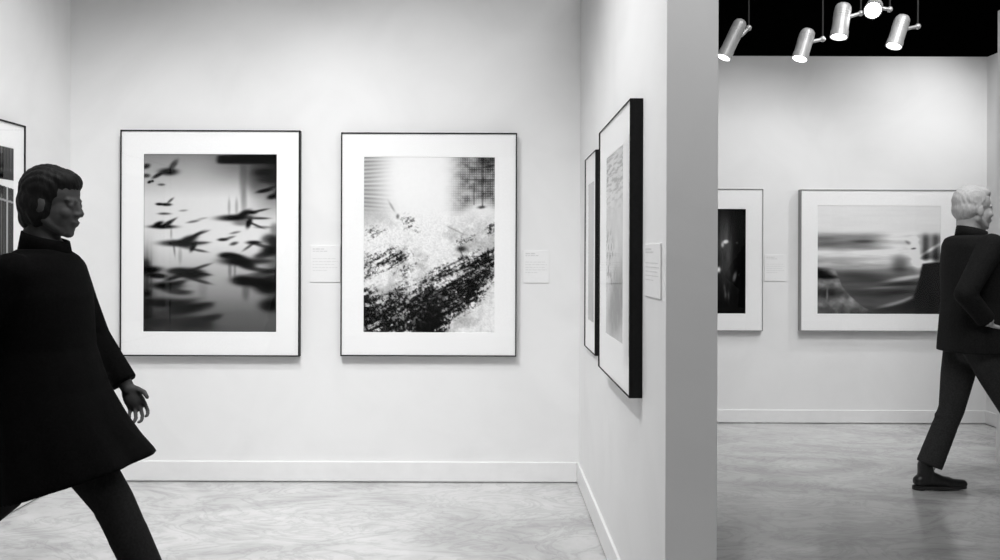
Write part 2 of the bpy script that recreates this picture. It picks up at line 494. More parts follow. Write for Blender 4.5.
def art_bowl(x, y):   # 124 x 109
    st = fbm(x * 0.035, y * 0.30, 140, 3)
    v = np.interp(y, [0, 24, 28, 33, 38, 43, 47, 53, 60, 66, 74, 84, 96, 109], [0.93, 0.93, 0.70, 0.52, 0.52, 0.66, 0.86, 0.82, 0.74, 0.46, 0.38, 0.32, 0.34, 0.30])
    pale = sstep(46, 80, x)
    v = v * (1 - pale * (1 - sstep(52, 66, y))) + 0.90 * pale * (1 - sstep(52, 66, y))
    v = v * (0.80 + 0.40 * st)
    for b in [(46, 36, 12, 1.6, 0, .45), (20, 40, 30, 3, 2, .2), (83, 59, 9, 9, 15, .50), (40, 70, 26, 4, 3, .35), (60, 76, 36, 2.6, 2, .25),
              (86, 79, 17, 2.2, -4, .50), (56, 88, 34, 4, 0, .30), (82, 87, 20, 2.4, -6, .35), (78, 104, 30, 4, -4, .35)]:
        v = v * (1 - blob(x, y, *b))
    for b in [(60, 46.5, 20, 2.0, -2, .30), (88, 73, 20, 2.2, -9, .42), (100, 50, 5, 17, -8, .35), (80, 98, 20, 2.0, -13, .30), (96, 92, 10, 1.6, -16, .26), (70, 82, 22, 1.2, -4, .14)]:
        v = v + blob(x, y, *b)
    # landscape outside the bowl at the left
    rim = np.interp(y, [63, 66, 81, 91.5, 102, 109], [17.5, 18.7, 25, 33.7, 46.6, 62])
    out = (1 - sstep(-1.0, 1.0, x - rim)) * sstep(62.5, 64.5, y + 0.10 * (18 - x))
    lv = 0.58 - 0.40 * blob(x, y, 12, 88, 20, 7, 0) - 0.52 * blob(x, y, 3, 68, 13, 5, 14) - 0.3 * blob(x, y, 12, 72, 14, 2, 0) - 0.25 * sstep(92, 108, y)
    lv = lv * (0.65 + 0.7 * fbm(x * 0.2, y * 0.25, 155, 3))
    lv = lv + 0.3 * blob(x, y, 10, 89, 1.0, 5, 0)
    v = v * (1 - out) + np.clip(lv, 0.04, 1) * out
    # dark wall at the right of the bowl, running under it
    rim2 = np.interp(y, [40, 48, 59, 76, 86, 93, 97, 101, 105, 109], [100, 103.4, 105.6, 102, 99, 95.5, 88, 80, 72, 66])
    soft = np.interp(y, [0, 90, 109], [1.0, 1.2, 14.0])
    r = np.clip((x - rim2) / soft * 0.5 + 0.5, 0, 1) * sstep(56.5, 59.5, y + 0.12 * (x - 106))
    dk = 0.05 + 0.09 * fbm(x * 0.35, y * 0.04, 160, 3) + 0.10 * sstep(98, 109, y) * (1 - sstep(90, 110, x))
    v = v * (1 - r) + dk * r
    # hanging cloth above it
    r2 = sstep(99, 108, x) * sstep(22, 34, y) * (1 - sstep(54, 58, y))
    cl = 0.46 + 0.14 * np.sin(x * 0.62) - 0.22 * sstep(40, 54, y)
    v = v * (1 - r2) + np.clip(cl, 0.05, 1) * r2
    v = v + 0.40 * blob(x, y, 114, 44, 13, 1.7, -32) + 0.5 * blob(x, y, 109, 55.5, 11, 2.2, -5)
    v = v * (1 - 0.8 * blob(x, y, 97, 43, 2.8, 1.0, -8)) * (1 - 0.35 * blob(x, y, 91, 37, 3, 1.6, 30))
    top = (1 - sstep(24, 31, y)) * 0.9
    v = v * (1 - top) + 0.93 * top
    return np.clip(v, 0.03, 0.95)

def art_dark_stage(x, y):   # 80 x 105, only the right third shows
    v = 0.035 + 0.25 * blob(x, y, 60, 45, 7, 34, 0) + 0.10 * blob(x, y, 60, 20, 16, 26, 0)
    v = v * (0.5 + fbm(x * 0.25, y * 0.05, 200, 3))
    for b in [(60, 33, 2.6, 1.8, -10, .85), (57, 36, 1.4, 2.5, 0, .5), (53, 61, 2.0, 3.0, 0, .9), (48, 61, 2.0, 2.0, 0, .8), (69, 68, 1.6, 5, 15, .38), (60, 86, 1.0, 4, 0, .3), (63, 87, .8, 4, 0, .25), (59, 79, 1, 3, 0, .22),
              (71, 34, .8, .8, 0, .4), (30, 40, 7, 26, 0, .4), (20, 70, 4, 10, 0, .4)]:
        v = v + blob(x, y, *b)
    return np.clip(v, 0.01, 0.95)

def art_arcade(x, y):   # 100 x 115 ; right edge shows
    v = np.full_like(x, 0.94)
    vs = 0.10 + 0.38 * (0.5 + 0.5 * np.sin(x * 1.9)) * (0.4 + 0.8 * vnoise(x * 0.5, y * 0.01, 210))
    p1 = (y < 19)
    a = vs * np.interp(y, [0, 12, 13, 15, 16, 19], [1.0, 0.5, 0.9, 0.3, 0.06, 0.05])
    v = np.where(p1, a, v)
    lim = 22 + np.abs(100 - x) * -0.10 + 2.0
    p2 = y > lim
    arch = 0.04 + 0.0 * x
    b = vs * 0.9
    fr = ((100 - x) < 5) | (y < lim + 5)
    b = np.where(fr, arch, b)
    b = np.where(np.abs(100 - x - 7) < 0.7, 0.7, b)
    b = np.where(((x % 9) < 1.4) & ~fr, 0.04, b)
    b = np.where(np.abs(y - lim - 8) < 0.6, 0.6, b)
    v = np.where(p2, b, v)
    return np.clip(v, 0.02, 0.94)

def art_mist(x, y):   # 100 x 160
    v = 0.86 - 0.16 * fbm(x * 0.05, y * 0.05, 300, 4)
    v = v - 0.85 * blob(x, y, 66, 128, 52, 24, -20) * (0.4 + 0.9 * fbm(x * 0.1, y * 0.1, 310, 4))
    v = v - 0.65 * sstep(0.5, 0.7, fbm(x * 0.22, y * 0.16, 320, 3)) * blob(x, y, 22, 94, 34, 22, 30)
    v = v - 0.30 * sstep(0.45, 0.65, fbm(x * 0.05, y * 0.5, 330, 3)) * (1 - sstep(20, 60, y))
    return np.clip(v, 0.06, 0.9)

def art_pale(x, y):
    return np.clip(0.70 - 0.25 * sstep(30, 100, y) * fbm(x * 0.06, y * 0.06, 400, 3), 0.1, 0.9)

def print_mesh(name, w, h, x0, z0, ypos, fn, aw, ah, parent, res=1.45):
    """a photographic sheet: grid whose per-vertex ink carries the picture"""
    nx = int(aw * res); ny = int(ah * res)
    gx, gy = np.meshgrid(np.linspace(0, aw, nx + 1), np.linspace(0, ah, ny + 1))
    v = fn(gx, gy)
    lin = np.where(v <= 0.04045, v / 12.92, ((v + 0.055) / 1.055) ** 2.4)
    co = np.zeros((nx + 1) * (ny + 1) * 3)
    co[0::3] = x0 + (gx / aw).ravel() * w
    co[1::3] = ypos
    co[2::3] = z0 + h - (gy / ah).ravel() * h
    idx = np.arange((nx + 1) * (ny + 1)).reshape(ny + 1, nx + 1)
    q = np.stack([idx[:-1, :-1], idx[1:, :-1], idx[1:, 1:], idx[:-1, 1:]], -1).reshape(-1, 4)
    me = bpy.data.meshes.new(name)
    me.from_pydata(co.reshape(-1, 3).tolist(), [], q.tolist())
    ca = me.color_attributes.new('ink', 'FLOAT_COLOR', 'POINT')
    cols = np.ones(((nx + 1) * (ny + 1), 4))
    cols[:, :3] = lin.ravel()[:, None]
    ca.data.foreach_set('color', cols.ravel())
    me.materials.append(M['print'])
    o = bpy.data.objects.new(name, me)
    C.objects.link(o)
    o.parent = parent
    return o

def add_mitred_frame(bm, w, h, d, face, x0=0.0, z0=0.0, y_back=0.0):
    """closed picture moulding with mitred corners: profile swept round the rectangle"""
    prof = [(0, y_back), (0, -d + 0.0012), (0.0012, -d), (face - 0.0012, -d), (face, -d + 0.0012), (face, y_back)]
    loops = []
    for inset, y in prof:
        loops.append([bm.verts.new((x0 + inset, y, z0 + inset)), bm.verts.new((x0 + w - inset, y, z0 + inset)),
                      bm.verts.new((x0 + w - inset, y, z0 + h - inset)), bm.verts.new((x0 + inset, y, z0 + h - inset))])
    n = len(loops)
    for k in range(n):
        a, b = loops[k], loops[(k + 1) % n]
        for i in range(4):
            j = (i + 1) % 4
            bm.faces.new((a[i], a[j], b[j], b[i]))

def picture(label, loc, rotz, w, h, d, face, pr, fn, aw, ah, fmat, group, res=1.45):
    """pr = print rectangle (x0, z0, x1, z1) in the frame's own coordinates, x from the frame's centre"""
    t = thing('framed_picture', label, 'picture', loc, rotz, group)
    bm = bmesh.new(); add_mitred_frame(bm, w, h, d, face, -w / 2, 0, -0.001)
    obj('frame', bm, fmat, t)
    bm = bmesh.new(); add_box(bm, (-w / 2 + face, -0.008, face), (w / 2 - face, -0.001, h - face))
    obj('backing_board', bm, M['backing'], t)
    rec = min(0.007, d * 0.4)
    ym = -d + rec
    # mat board with a bevelled opening
    bm = bmesh.new()
    o0 = [(-w / 2 + face, face), (w / 2 - face, face), (w / 2 - face, h - face), (-w / 2 + face, h - face)]
    i0 = [(pr[0], pr[1]), (pr[2], pr[1]), (pr[2], pr[3]), (pr[0], pr[3])]
    bv = 0.002
    i1 = [(pr[0] + bv, pr[1] + bv), (pr[2] - bv, pr[1] + bv), (pr[2] - bv, pr[3] - bv), (pr[0] + bv, pr[3] - bv)]
    A = [bm.verts.new((x, ym, z)) for x, z in o0]
    B = [bm.verts.new((x, ym, z)) for x, z in i0]
    Ci = [bm.verts.new((x, ym + bv, z)) for x, z in i1]
    E = [bm.verts.new((x, ym + bv, z)) for x, z in o0]
    for a, b in ((A, B), (B, Ci), (Ci, E), (E, A)):
        for i in range(4):
            j = (i + 1) % 4
            bm.faces.new((a[i], a[j], b[j], b[i]))
    obj('mat_board', bm, M['mat_board'], t)
    print_mesh('print', pr[2] - pr[0], pr[3] - pr[1], pr[0], pr[1], ym + bv + 0.0006, fn, aw, ah, t, res)
    bm = bmesh.new(); add_box(bm, (-w / 2 + face, ym - 0.0040, face), (w / 2 - face, ym - 0.0020, h - face))
    obj('glazing', bm, M['glass'], t)
    return t

def back_pic(label, x0, x1, z0, z1, p, y, d, face, fn, aw, ah, fmat, group, res=1.45):
    w, h = x1 - x0, z1 - z0
    cx = (x0 + x1) / 2
    return picture(label, (cx, y, z0), 0.0, w, h, d, face, (p[0] - cx, p[1] - z0, p[2] - cx, p[3] - z0), fn, aw, ah, fmat, group, res)

back_pic('black-framed print of blurred dark birds in flight, behind the person in the long coat', -2.1455, -1.104, 0.737, 2.0485, (-2.013, 0.877, -1.238, 1.911),
         D, 0.045, 0.0068, art_birds, 134, 179, M['frame_black'], 'pictures on the alcove back wall', 1.6)
back_pic('black-framed print of a white sunburst over gritty dark ground, left of the partition', -0.8656, 0.1545, 0.741, 2.038, (-0.7345, 0.878, 0.028, 1.898),
         D, 0.045, 0.0068, art_sunburst, 131, 177, M['frame_black'], 'pictures on the alcove back wall', 1.9)
back_pic('upright frame with a dark print, half hidden by the partition', 1.25, 2.158, 0.737, 1.860, (1.384, 0.872, 2.024, 1.702),
         YF, 0.045, 0.005, art_dark_stage, 80, 105, M['frame_grey'], 'pictures on the far wall')
back_pic('wide landscape frame with a swirling grey print, behind the walker in the dark jacket', 2.450, 3.684, 0.739, 1.856, (2.584, 0.874, 3.557, 1.730),
         YF, 0.060, 0.006, art_bowl, 124, 109, M['frame_grey'], 'pictures on the far wall')

# picture on the left wall (faces +X)
yl0, yl1 = 3.42, 4.423
picture('black-framed print of tall dark striped arches on the left wall', (XL, (yl0 + yl1) / 2, 0.74), PI / 2, yl1 - yl0, 1.253, 0.04, 0.008,
        (-0.405, 0.13, 0.405, 1.124), art_arcade, 100, 115, M['frame_black'], None, 2.6)
# pictures on the partition (face -X)
ya, yb = 2.923, 3.756
picture('deep black frame with a washed-out grey print on the partition, nearest the camera', (XR, (ya + yb) / 2, 0.839), -PI / 2, yb - ya, 1.032, 0.047, 0.0035,
        (-(yb - ya) / 2 + 0.19, 0.164, (yb - ya) / 2 - 0.19, 0.898), art_mist, 100, 160, M['frame_black'], 'pictures on the partition')
yc, yd = 4.116, 4.575
picture('slim black frame with a pale print, seen edge-on behind the deep black frame', (XR, (yc + yd) / 2, 0.843), -PI / 2, yd - yc, 1.0, 0.018, 0.004,
        (-0.13, 0.15, 0.13, 0.86), art_pale, 40, 110, M['frame_black'], 'pictures on the partition')

# ---------------------------------------------------------------- wall labels
def wall_label(label, loc, rotz, w, h, rows, seed):
    t = thing('wall_label', label, 'label', loc, rotz, 'wall labels beside the pictures')
    bm = bmesh.new(); add_box(bm, (-w / 2, -0.005, 0), (w / 2, 0, h), 0.001)
    obj('card', bm, M['card'], t)
    rr = random.Random(seed)
    for z, frac, th in rows:
        bm = bmesh.new()
        x = -w / 2 + w * 0.08
        end = -w / 2 + w * (0.08 + 0.84 * frac)
        while x < end - 0.004:
            ww = min(rr.uniform(0.010, 0.028), end - x)
            add_box(bm, (x, -0.0054, h * z - th / 2), (x + ww, -0.0048, h * z + th / 2))
            x += ww + 0.004
        obj('text_line', bm, M['ink'], t)
    return t
rows = [(0.90, 0.45, 0.006), (0.84, 0.6, 0.005), (0.64, 0.95, 0.003), (0.56, 1.0, 0.003), (0.48, 0.9, 0.003), (0.40, 0.98, 0.003), (0.32, 0.6, 0.003)]
wall_label('white text card between the bird print and the sunburst print', (-0.962, D, 1.168), 0, 0.175, 0.215, rows, 1)
wall_label('white text card right of the sunburst print', (0.27, D, 1.168), 0, 0.15, 0.19, rows, 2)
wall_label('white text card on the partition beside the deep black frame', (XR, 2.735, 1.196), -PI / 2, 0.27, 0.172, rows, 3)
wall_label('white text card on the far wall between the two far pictures', (2.268, YF, 1.131), 0, 0.17, 0.21, rows, 4)

# ------------------------------------------------------------------ spotlights
def spot_fixture(label, top, bottom, joint, r, stem_top=3.36, lensmat='lens', ycam=False, group='silver spotlights under the black ceiling'):
    top, bottom, joint = Vector(top), Vector(bottom), Vector(joint)
    base = Vector((joint.x, joint.y, joint.z))
    t = thing('spotlight', label, 'spotlight', base, 0, group)
    L = lambda p: Vector(p) - base
    a = (bottom - top).normalized()
    bm = bmesh.new()
    # housing: a barrel with a rounded back and a flared rim
    d, u, w = basis(a)
    prof = [(0.0, 0.35), (0.010, 0.75), (0.025, 0.95), (0.04, 1.0)]
    ln = (bottom - top).length
    ring = [(s, f * r) for s, f in prof] + [(ln * 0.80, r), (ln * 0.82, r * 1.06), (ln, r * 1.08), (ln, r * 0.95), (ln - 0.012, r * 0.93)]
    seg = 28
    add_rings(bm, [[L(top + a * s + (u * math.cos(2 * PI * i / seg) + w * math.sin(2 * PI * i / seg)) * q) for i in range(seg)] for s, q in ring])
    for k in range(4):       # cooling ribs
        s = ln * (0.22 + 0.07 * k)
        add_rings(bm, [[L(top + a * ss + (u * math.cos(2 * PI * i / seg) + w * math.sin(2 * PI * i / seg)) * q) for i in range(seg)] for ss, q in ((s, r * 0.98), (s + 0.001, r * 1.03), (s + 0.005, r * 1.03), (s + 0.006, r * 0.98))])
    obj('housing', bm, M['silver'], t)
    bm = bmesh.new()
    rings = []
    for k in range(5):
        an = k / 4 * PI / 2
        rings.append([L(bottom - a * 0.008 + a * (0.014 * math.sin(an)) + (u * math.cos(2 * PI * i / seg) + w * math.sin(2 * PI * i / seg)) * max(r * 0.93 * math.cos(an), 0.001)) for i in range(seg)])
    add_rings(bm, rings)
    obj('lens', bm, M[lensmat], t, True)
    bm = bmesh.new()
    hub = top + a * (ln * 0.35)
    side = (joint - hub); side -= a * side.dot(a)
    p_in = hub + side.normalized() * r * 0.9
    add_tube(bm, L(p_in), L(joint), 0.011)
    add_ell(bm, L(joint), (0.018, 0.018, 0.018))
    obj('bracket', bm, M['bracket'], t)
    bm = bmesh.new()
    add_tube(bm, L(joint), L((joint.x, joint.y, stem_top)), 0.006, seg=10)
    obj('stem', bm, M['black_metal'], t)
    bm = bmesh.new()
    add_box(bm, L((joint.x - 0.06, joint.y - 0.018, stem_top - 0.01)), L((joint.x + 0.06, joint.y + 0.018, stem_top + 0.02)), 0.004)
    obj('track_adapter', bm, M['black_metal'], t)
    return t

YS = 5.30
SC = F_PX / YS
def P(px, py, y=YS):
    k = F_PX / y
    return ((px - 490) / k, y, EYE + (255 - py) / k)
spot_fixture('silver spotlight nearest the partition edge, lens tilted down left', P(741, 19), P(723, 57, YS - 0.02), P(748, 27), 0.042)
spot_fixture('silver spotlight hanging lowest, second from the partition', P(808, 28), P(799, 58, YS - 0.03), P(822, 38), 0.046)
spot_fixture('silver spotlight hanging upright beside the bright bare-faced lamp', P(843, 2), P(838, 36, YS - 0.03), P(860, 12), 0.050)
spot_fixture('spotlight shining straight at the camera as a bright white disc', P(874, 4, YS + 0.12), P(872, 9, YS - 0.06), P(889, 8, YS + 0.04), 0.049, lensmat='lens_hot')
spot_fixture('silver spotlight hanging furthest right under the black ceiling', P(903, 14), P(893, 45, YS - 0.03), P(917, 25), 0.046)
bm = bmesh.new()
add_box(bm, (0.9, YS - 0.02, 3.375), (3.9, YS + 0.02, 3.41), 0.003)
tr = obj('lighting_track', bm, M['black_metal'])
tag(tr, 'long black ceiling track the silver spotlights hang from', 'track')
for x in (1.2, 2.4, 3.6):
    bm = bmesh.new()
    add_tube(bm, (x, YS, 3.40), (x, YS, 4.6), 0.008, seg=10)
    obj('suspension_rod', bm, M['black_metal'], tr)

# --------------------------------------------------------------------- people
def loft(bm, secs, seg=40, ripple=None):
    rings = []
    for k, s in enumerate(secs):
        z, cx, cy, rx, ry = s[:5]
        tilt = s[5] if len(s) > 5 else 0.0
        amp = s[6] if len(s) > 6 else 0.0
        ring = []
        for i in range(seg):
            t = 2 * PI * i / seg
            f = 1.0 + amp * (0.6 * math.sin(7 * t + 0.7) + 0.4 * math.sin(11 * t + 2.1))
            e = 0.9
            ct = math.copysign(abs(math.cos(t)) ** e, math.cos(t)); st = math.copysign(abs(math.sin(t)) ** e, math.sin(t))
            x = cx + rx * f * ct; y = cy + ry * f * st
            ring.append(Vector((x, y, z + tilt * (x - cx))))
        rings.append(ring)
    add_rings(bm, rings)

def head_parts(bm, hc, pitch):
    rot = Euler((0, pitch, 0))
    R = rot.to_matrix()
    T = lambda p: Vector(hc) + R @ Vector(p)
    E = lambda c, r: add_ell(bm, T(c), r, rot, 24)
    K = lambda a, ra, b, rb: add_capsule(bm, T(a), ra, T(b), rb)
    E((-0.008, 0, 0.045), (0.097, 0.075, 0.090))
    E((0.030, 0, -0.020), (0.061, 0.060, 0.085))
    E((0.045, 0, -0.075), (0.040, 0.040, 0.030))
    E((0.066, 0, -0.093), (0.019, 0.022, 0.016))
    for s in (-1, 1):
        K((-0.005, s * 0.055, -0.045), 0.020, (0.055, s * 0.025, -0.088), 0.015)      # jaw line
        E((0.064, s * 0.034, -0.022), (0.024, 0.022, 0.022))                       # cheek
        E((-0.004, s * 0.076, -0.004), (0.019, 0.010, 0.032))                      # ear
        E((0.078, s * 0.031, 0.006), (0.0125, 0.014, 0.011))                       # eye
        K((0.083, s * 0.014, 0.024), 0.009, (0.074, s * 0.046, 0.024), 0.007)      # brow
        E((0.098, s * 0.011, -0.026), (0.011, 0.008, 0.008))                       # nostril
    K((0.086, 0, 0.016), 0.008, (0.104, 0, -0.020), 0.0105)
    E((0.089, 0, -0.052), (0.011, 0.022, 0.006))
    E((0.086, 0, -0.062), (0.011, 0.019, 0.007))
    K((-0.025, 0, -0.04), 0.056, (-0.035, 0, -0.13), 0.055)
    return T

def hand_parts(bm, wrist, d, palm_n, side, curl=0.5):
    """d = direction of the hand, palm_n = where the palm faces, side = which way the thumb leaves"""
    d = Vector(d).normalized()
    n = Vector(palm_n); n = (n - d * n.dot(d)).normalized()
    w = d.cross(n).normalized() * side
    W = Vector(wrist)
    rot = Matrix((d, w, n)).transposed().to_euler()
    add_capsule(bm, W - d * 0.03, 0.026, W + d * 0.01, 0.025)
    add_ell(bm, W + d * 0.048, (0.055, 0.040, 0.017), rot)
    add_capsule(bm, W + d * 0.02 + w * 0.018, 0.016, W + d * 0.075 + w * 0.028, 0.012)
    add_capsule(bm, W + d * 0.02 - w * 0.016, 0.016, W + d * 0.072 - w * 0.026, 0.012)
    ln = [(0.043, 0.026, 0.021), (0.048, 0.030, 0.022), (0.045, 0.028, 0.021), (0.035, 0.021, 0.018)]
    for k in range(4):
        off = (1.5 - k) * 0.0215
        p = W + d * (0.088 - 0.004 * abs(k - 1.2)) + w * off
        a = 0.18 + curl * (0.30 + 0.10 * k)
        dirw = w * (1.5 - k) * 0.09
        r = 0.0085 if k < 3 else 0.0075
        for q, l in enumerate(ln[k]):
            v = (d * math.cos(a) + n * math.sin(a) + dirw).normalized()
            p2 = p + v * l
            add_capsule(bm, p, r, p2, r - 0.0007, 10, 3)
            p = p2; r -= 0.0006
            a += curl * (0.75 - 0.1 * q)
    p = W + d * 0.028 + w * 0.030
    v = (d * 0.62 + w * 0.66 + n * 0.35).normalized()
    p2 = p + v * 0.042
    add_capsule(bm, p, 0.0125, p2, 0.0095, 12, 3)
    v2 = (d * 0.85 + w * 0.30 + n * 0.45).normalized()
    add_capsule(bm, p2, 0.0095, p2 + v2 * 0.030, 0.008, 12, 3)

def shoe(name, ankle, pitch, parent, mat, length=0.28, boot=0.06):
    """ankle joint position in the parent's frame; pitch > 0 lifts the heel"""
    rot = Matrix.Rotation(pitch, 4, 'Y')
    A = Vector(ankle)
    T = lambda p: A + (rot @ Vector((p[0], p[1], p[2] - 0.085)))
    bm = bmesh.new()
    hl = length
    def cap(a, ra, b, rb): add_capsule(bm, T(a), ra, T(b), rb)
    cap((-0.035, 0, 0.048), 0.036, (0.06, 0, 0.050), 0.036)
    cap((0.05, 0, 0.046), 0.038, (0.13, 0.004, 0.038), 0.034)
    cap((0.12, -0.006, 0.034), 0.032, (hl - 0.095, 0.004, 0.030), 0.026)
    cap((0.0, 0, 0.06), 0.042, (0.0, 0, 0.085 + boot), 0.044)
    cap((0.02, 0, 0.075), 0.036, (0.10, 0, 0.045), 0.030)
    o = obj(name, bm, mat, parent)
    remesh(o, 0.006, 8)
    # sole and heel block
    bm = bmesh.new()
    out = []
    N = 28
    for i in range(N):
        t = 2 * PI * i / N
        x = (hl - 0.075 + 0.075) / 2 * math.cos(t) + (hl - 0.15) / 2 + 0.0
        wd = 0.036 + 0.008 * math.sin((x + 0.05) * 12.0)
        out.append((x, wd * math.copysign(abs(math.sin(t)) ** 0.75, math.sin(t))))
    add_rings(bm, [[T((x * s, y * s, z)) for x, y in out] for z, s in ((0.006, 0.98), (0.008, 1.0), (0.020, 1.0), (0.022, 0.97))])
    add_rings(bm, [[T((-0.038 + 0.036 * math.cos(2 * PI * i / 20) * s, 0.034 * math.sin(2 * PI * i / 20) * s, z)) for i in range(20)] for z, s in ((0.0, 0.98), (0.002, 1.0), (0.012, 1.0))])
    so = obj('sole', bm, M['sole'], o)
    return o

def limb(bm, pts, rad):
    for (a, ra), (b, rb) in zip(zip(pts, rad), list(zip(pts, rad))[1:]):
        add_capsule(bm, a, ra, b, rb)

def lerp(a, b, t):
    return Vector(a) * (1 - t) + Vector(b) * t

def build_person(label, root, J, body_mat, spec):
    t = thing('person', label, 'person', root)
    R = Vector(root)
    loc = lambda p: Vector(p) - R
    J = {k: loc(v) for k, v in J.items()}
    # ---- the continuous body
    bm = bmesh.new()
    Th = head_parts(bm, J['head'], spec.get('pitch', 0.0))
    add_capsule(bm, Th((-0.03, 0, -0.08)), 0.054, J['neck'], 0.058)
    add_capsule(bm, J['neck'] + Vector((0, 0, -0.02)), 0.075, J['chest'], 0.10)
    for s in ('n', 'f'):
        add_capsule(bm, J['neck'] + Vector((0, 0, -0.03)), 0.050, J['sh_' + s], 0.045)
        add_capsule(bm, J['chest'], 0.10, lerp(J['sh_' + s], J['chest'], 0.35), 0.06)
    add_capsule(bm, J['chest'], 0.105, J['hips'] + Vector((0, 0, 0.09)), 0.098)
    for s in ('n', 'f'):
        limb(bm, [J['sh_' + s], lerp(J['sh_' + s], J['el_' + s], 0.5), J['el_' + s], lerp(J['el_' + s], J['wr_' + s], 0.35), J['wr_' + s]], [0.044, 0.041, 0.035, 0.036, 0.025])
        hip = J['hips'] + Vector((0, -0.075 if s == 'n' else 0.075, 0.02))
        limb(bm, [hip, lerp(hip, J['kn_' + s], 0.5), J['kn_' + s], lerp(J['kn_' + s], J['an_' + s], 0.35), J['an_' + s]], [0.075, 0.066, 0.048, 0.048, 0.033])
        hand_parts(bm, J['wr_' + s], spec['hand_' + s][0], spec['hand_' + s][1], spec['hand_' + s][2], spec['hand_' + s][3])
    b = obj('body', bm, body_mat, t)
    remesh(b, 0.0048, 5, 0.45)
    # ---- trousers
    bm = bmesh.new()
    add_capsule(bm, J['hips'] + Vector((0, -0.05, 0.05)), 0.118, J['hips'] + Vector((0, 0.05, 0.05)), 0.118)
    add_ell(bm, J['hips'] + Vector((0, 0, -0.06)), (0.085, 0.07, 0.075))
    for s in ('n', 'f'):
        hip = J['hips'] + Vector((0, -0.085 if s == 'n' else 0.085, -0.02))
        end = lerp(J['kn_' + s], J['an_' + s], spec.get('cuff', 0.93))
        k = J['kn_' + s]
        ax = (J['an_' + s] - k).normalized()
        limb(bm, [hip, lerp(hip, k, 0.5), k, lerp(k, end, 0.4)], [0.100, 0.088, 0.068, 0.064])
        # straight tube to the cuff, flat at the hem
        add_tube(bm, lerp(k, end, 0.3), end, 0.066, spec.get('cuff_r', 0.060), 24)
        # soft folds behind the knee and above the cuff
        add_ell(bm, lerp(k, end, 0.12) + Vector((-0.02, 0, 0)), (0.058, 0.060, 0.02))
        add_ell(bm, lerp(k, end, 0.88), (0.066, 0.064, 0.016))
    o = obj('trousers', bm, spec['trouser'], t)
    remesh(o, 0.007, 5, 0.5)
    # ---- coat or jacket
    bm = bmesh.new()
    secs = [(z, cx - R.x, cy - R.y, rx, ry) + tuple(rest) for (z, cx, cy, rx, ry, *rest) in spec['coat_secs']]
    loft(bm, secs)
    for s in ('n', 'f'):
        sh, el, wr = J['sh_' + s], J['el_' + s], J['wr_' + s]
        cuff = lerp(el, wr, 0.93)
        limb(bm, [sh, lerp(sh, el, 0.5), el, lerp(el, cuff, 0.5)], [0.072, 0.062, 0.056, 0.052])
        add_tube(bm, lerp(el, cuff, 0.4), cuff, 0.052, 0.049, 22)
        add_ell(bm, lerp(sh, el, 0.82), (0.060, 0.062, 0.024))
        add_ell(bm, lerp(el, cuff, 0.2), (0.058, 0.060, 0.022))
    o = obj(spec['coat_name'], bm, spec['coat'], t)
    remesh(o, 0.008, 6, 0.5)
    # collar: standing band round the neck
    bm = bmesh.new()
    nk = J['neck']
    seg = 36
    rings = []
    for r0, dz in ((0.088, -0.035), (0.080, 0.015), (0.076, 0.036), (0.068, 0.034), (0.070, 0.01), (0.078, -0.035)):
        rings.append([nk + Vector((r0 * 1.02 * math.cos(2 * PI * i / seg) + 0.004, r0 * math.sin(2 * PI * i / seg), dz + 0.020 * (-math.cos(2 * PI * i / seg)) + 0.005)) for i in range(seg)])
    add_rings(bm, rings + [rings[0]], cap=False)
    bmesh.ops.remove_doubles(bm, verts=bm.verts, dist=1e-5)
    obj('collar', bm, spec['coat'], o, True)
    # ---- shoes
    for s in ('n', 'f'):
        shoe('shoe', J['an_' + s], spec['foot_' + s], t, spec['shoe'], spec.get('shoe_len', 0.28), spec.get('boot', 0.05))
    # ---- hair
    bm = bmesh.new()
    rot = Euler((0, spec.get('pitch', 0.0), 0))
    for c, r in spec['hair_ells']:
        add_ell(bm, Th(c), r, rot, 32)
    h = obj('hair', bm, spec['hair'], t)
    remesh(h, 0.006, 4, 0.5)
    for v in h.data.vertices:       # combed locks
        p = v.co
        k = math.sin(p.y * 420 + 3 * math.sin(p.z * 40)) * 0.0012 + math.sin(p.x * 300 + p.z * 90) * 0.0008
        v.co = p + v.normal * k
    return t

# person striding right in a long black coat, left foreground
yw = 3.0
JL = dict(head=(-1.545, yw, 1.500), neck=(-1.572, yw, 1.350), chest=(-1.578, yw, 1.180), hips=(-1.545, yw, 0.86),
          sh_n=(-1.590, yw - 0.175, 1.262), el_n=(-1.735, yw - 0.235, 1.010), wr_n=(-1.815, yw - 0.215, 0.775),
          sh_f=(-1.580, yw + 0.175, 1.262), el_f=(-1.500, yw + 0.225, 1.015), wr_f=(-1.365, yw + 0.200, 0.830),
          kn_n=(-1.290, yw - 0.085, 0.480), an_n=(-1.105, yw - 0.085, 0.085),
          kn_f=(-1.755, yw + 0.085, 0.460), an_f=(-2.070, yw + 0.085, 0.190))
coatL = [(1.345, -1.575, yw, 0.075, 0.095), (1.320, -1.577, yw, 0.105, 0.150), (1.275, -1.582, yw, 0.128, 0.195), (1.18, -1.580, yw, 0.150, 0.205),
         (1.0, -1.565, yw, 0.152, 0.185, 0, 0.01), (0.85, -1.545, yw, 0.178, 0.205, 0.05, 0.015), (0.72, -1.515, yw, 0.212, 0.225, 0.14, 0.03),
         (0.62, -1.492, yw, 0.245, 0.240, 0.23, 0.045), (0.535, -1.470, yw, 0.278, 0.255, 0.30, 0.06), (0.533, -1.470, yw, 0.255, 0.232, 0.30, 0.06),
         (0.62, -1.49, yw, 0.215, 0.215, 0.23, 0.04), (0.72, -1.515, yw, 0.18, 0.19, 0.14, 0.02)]
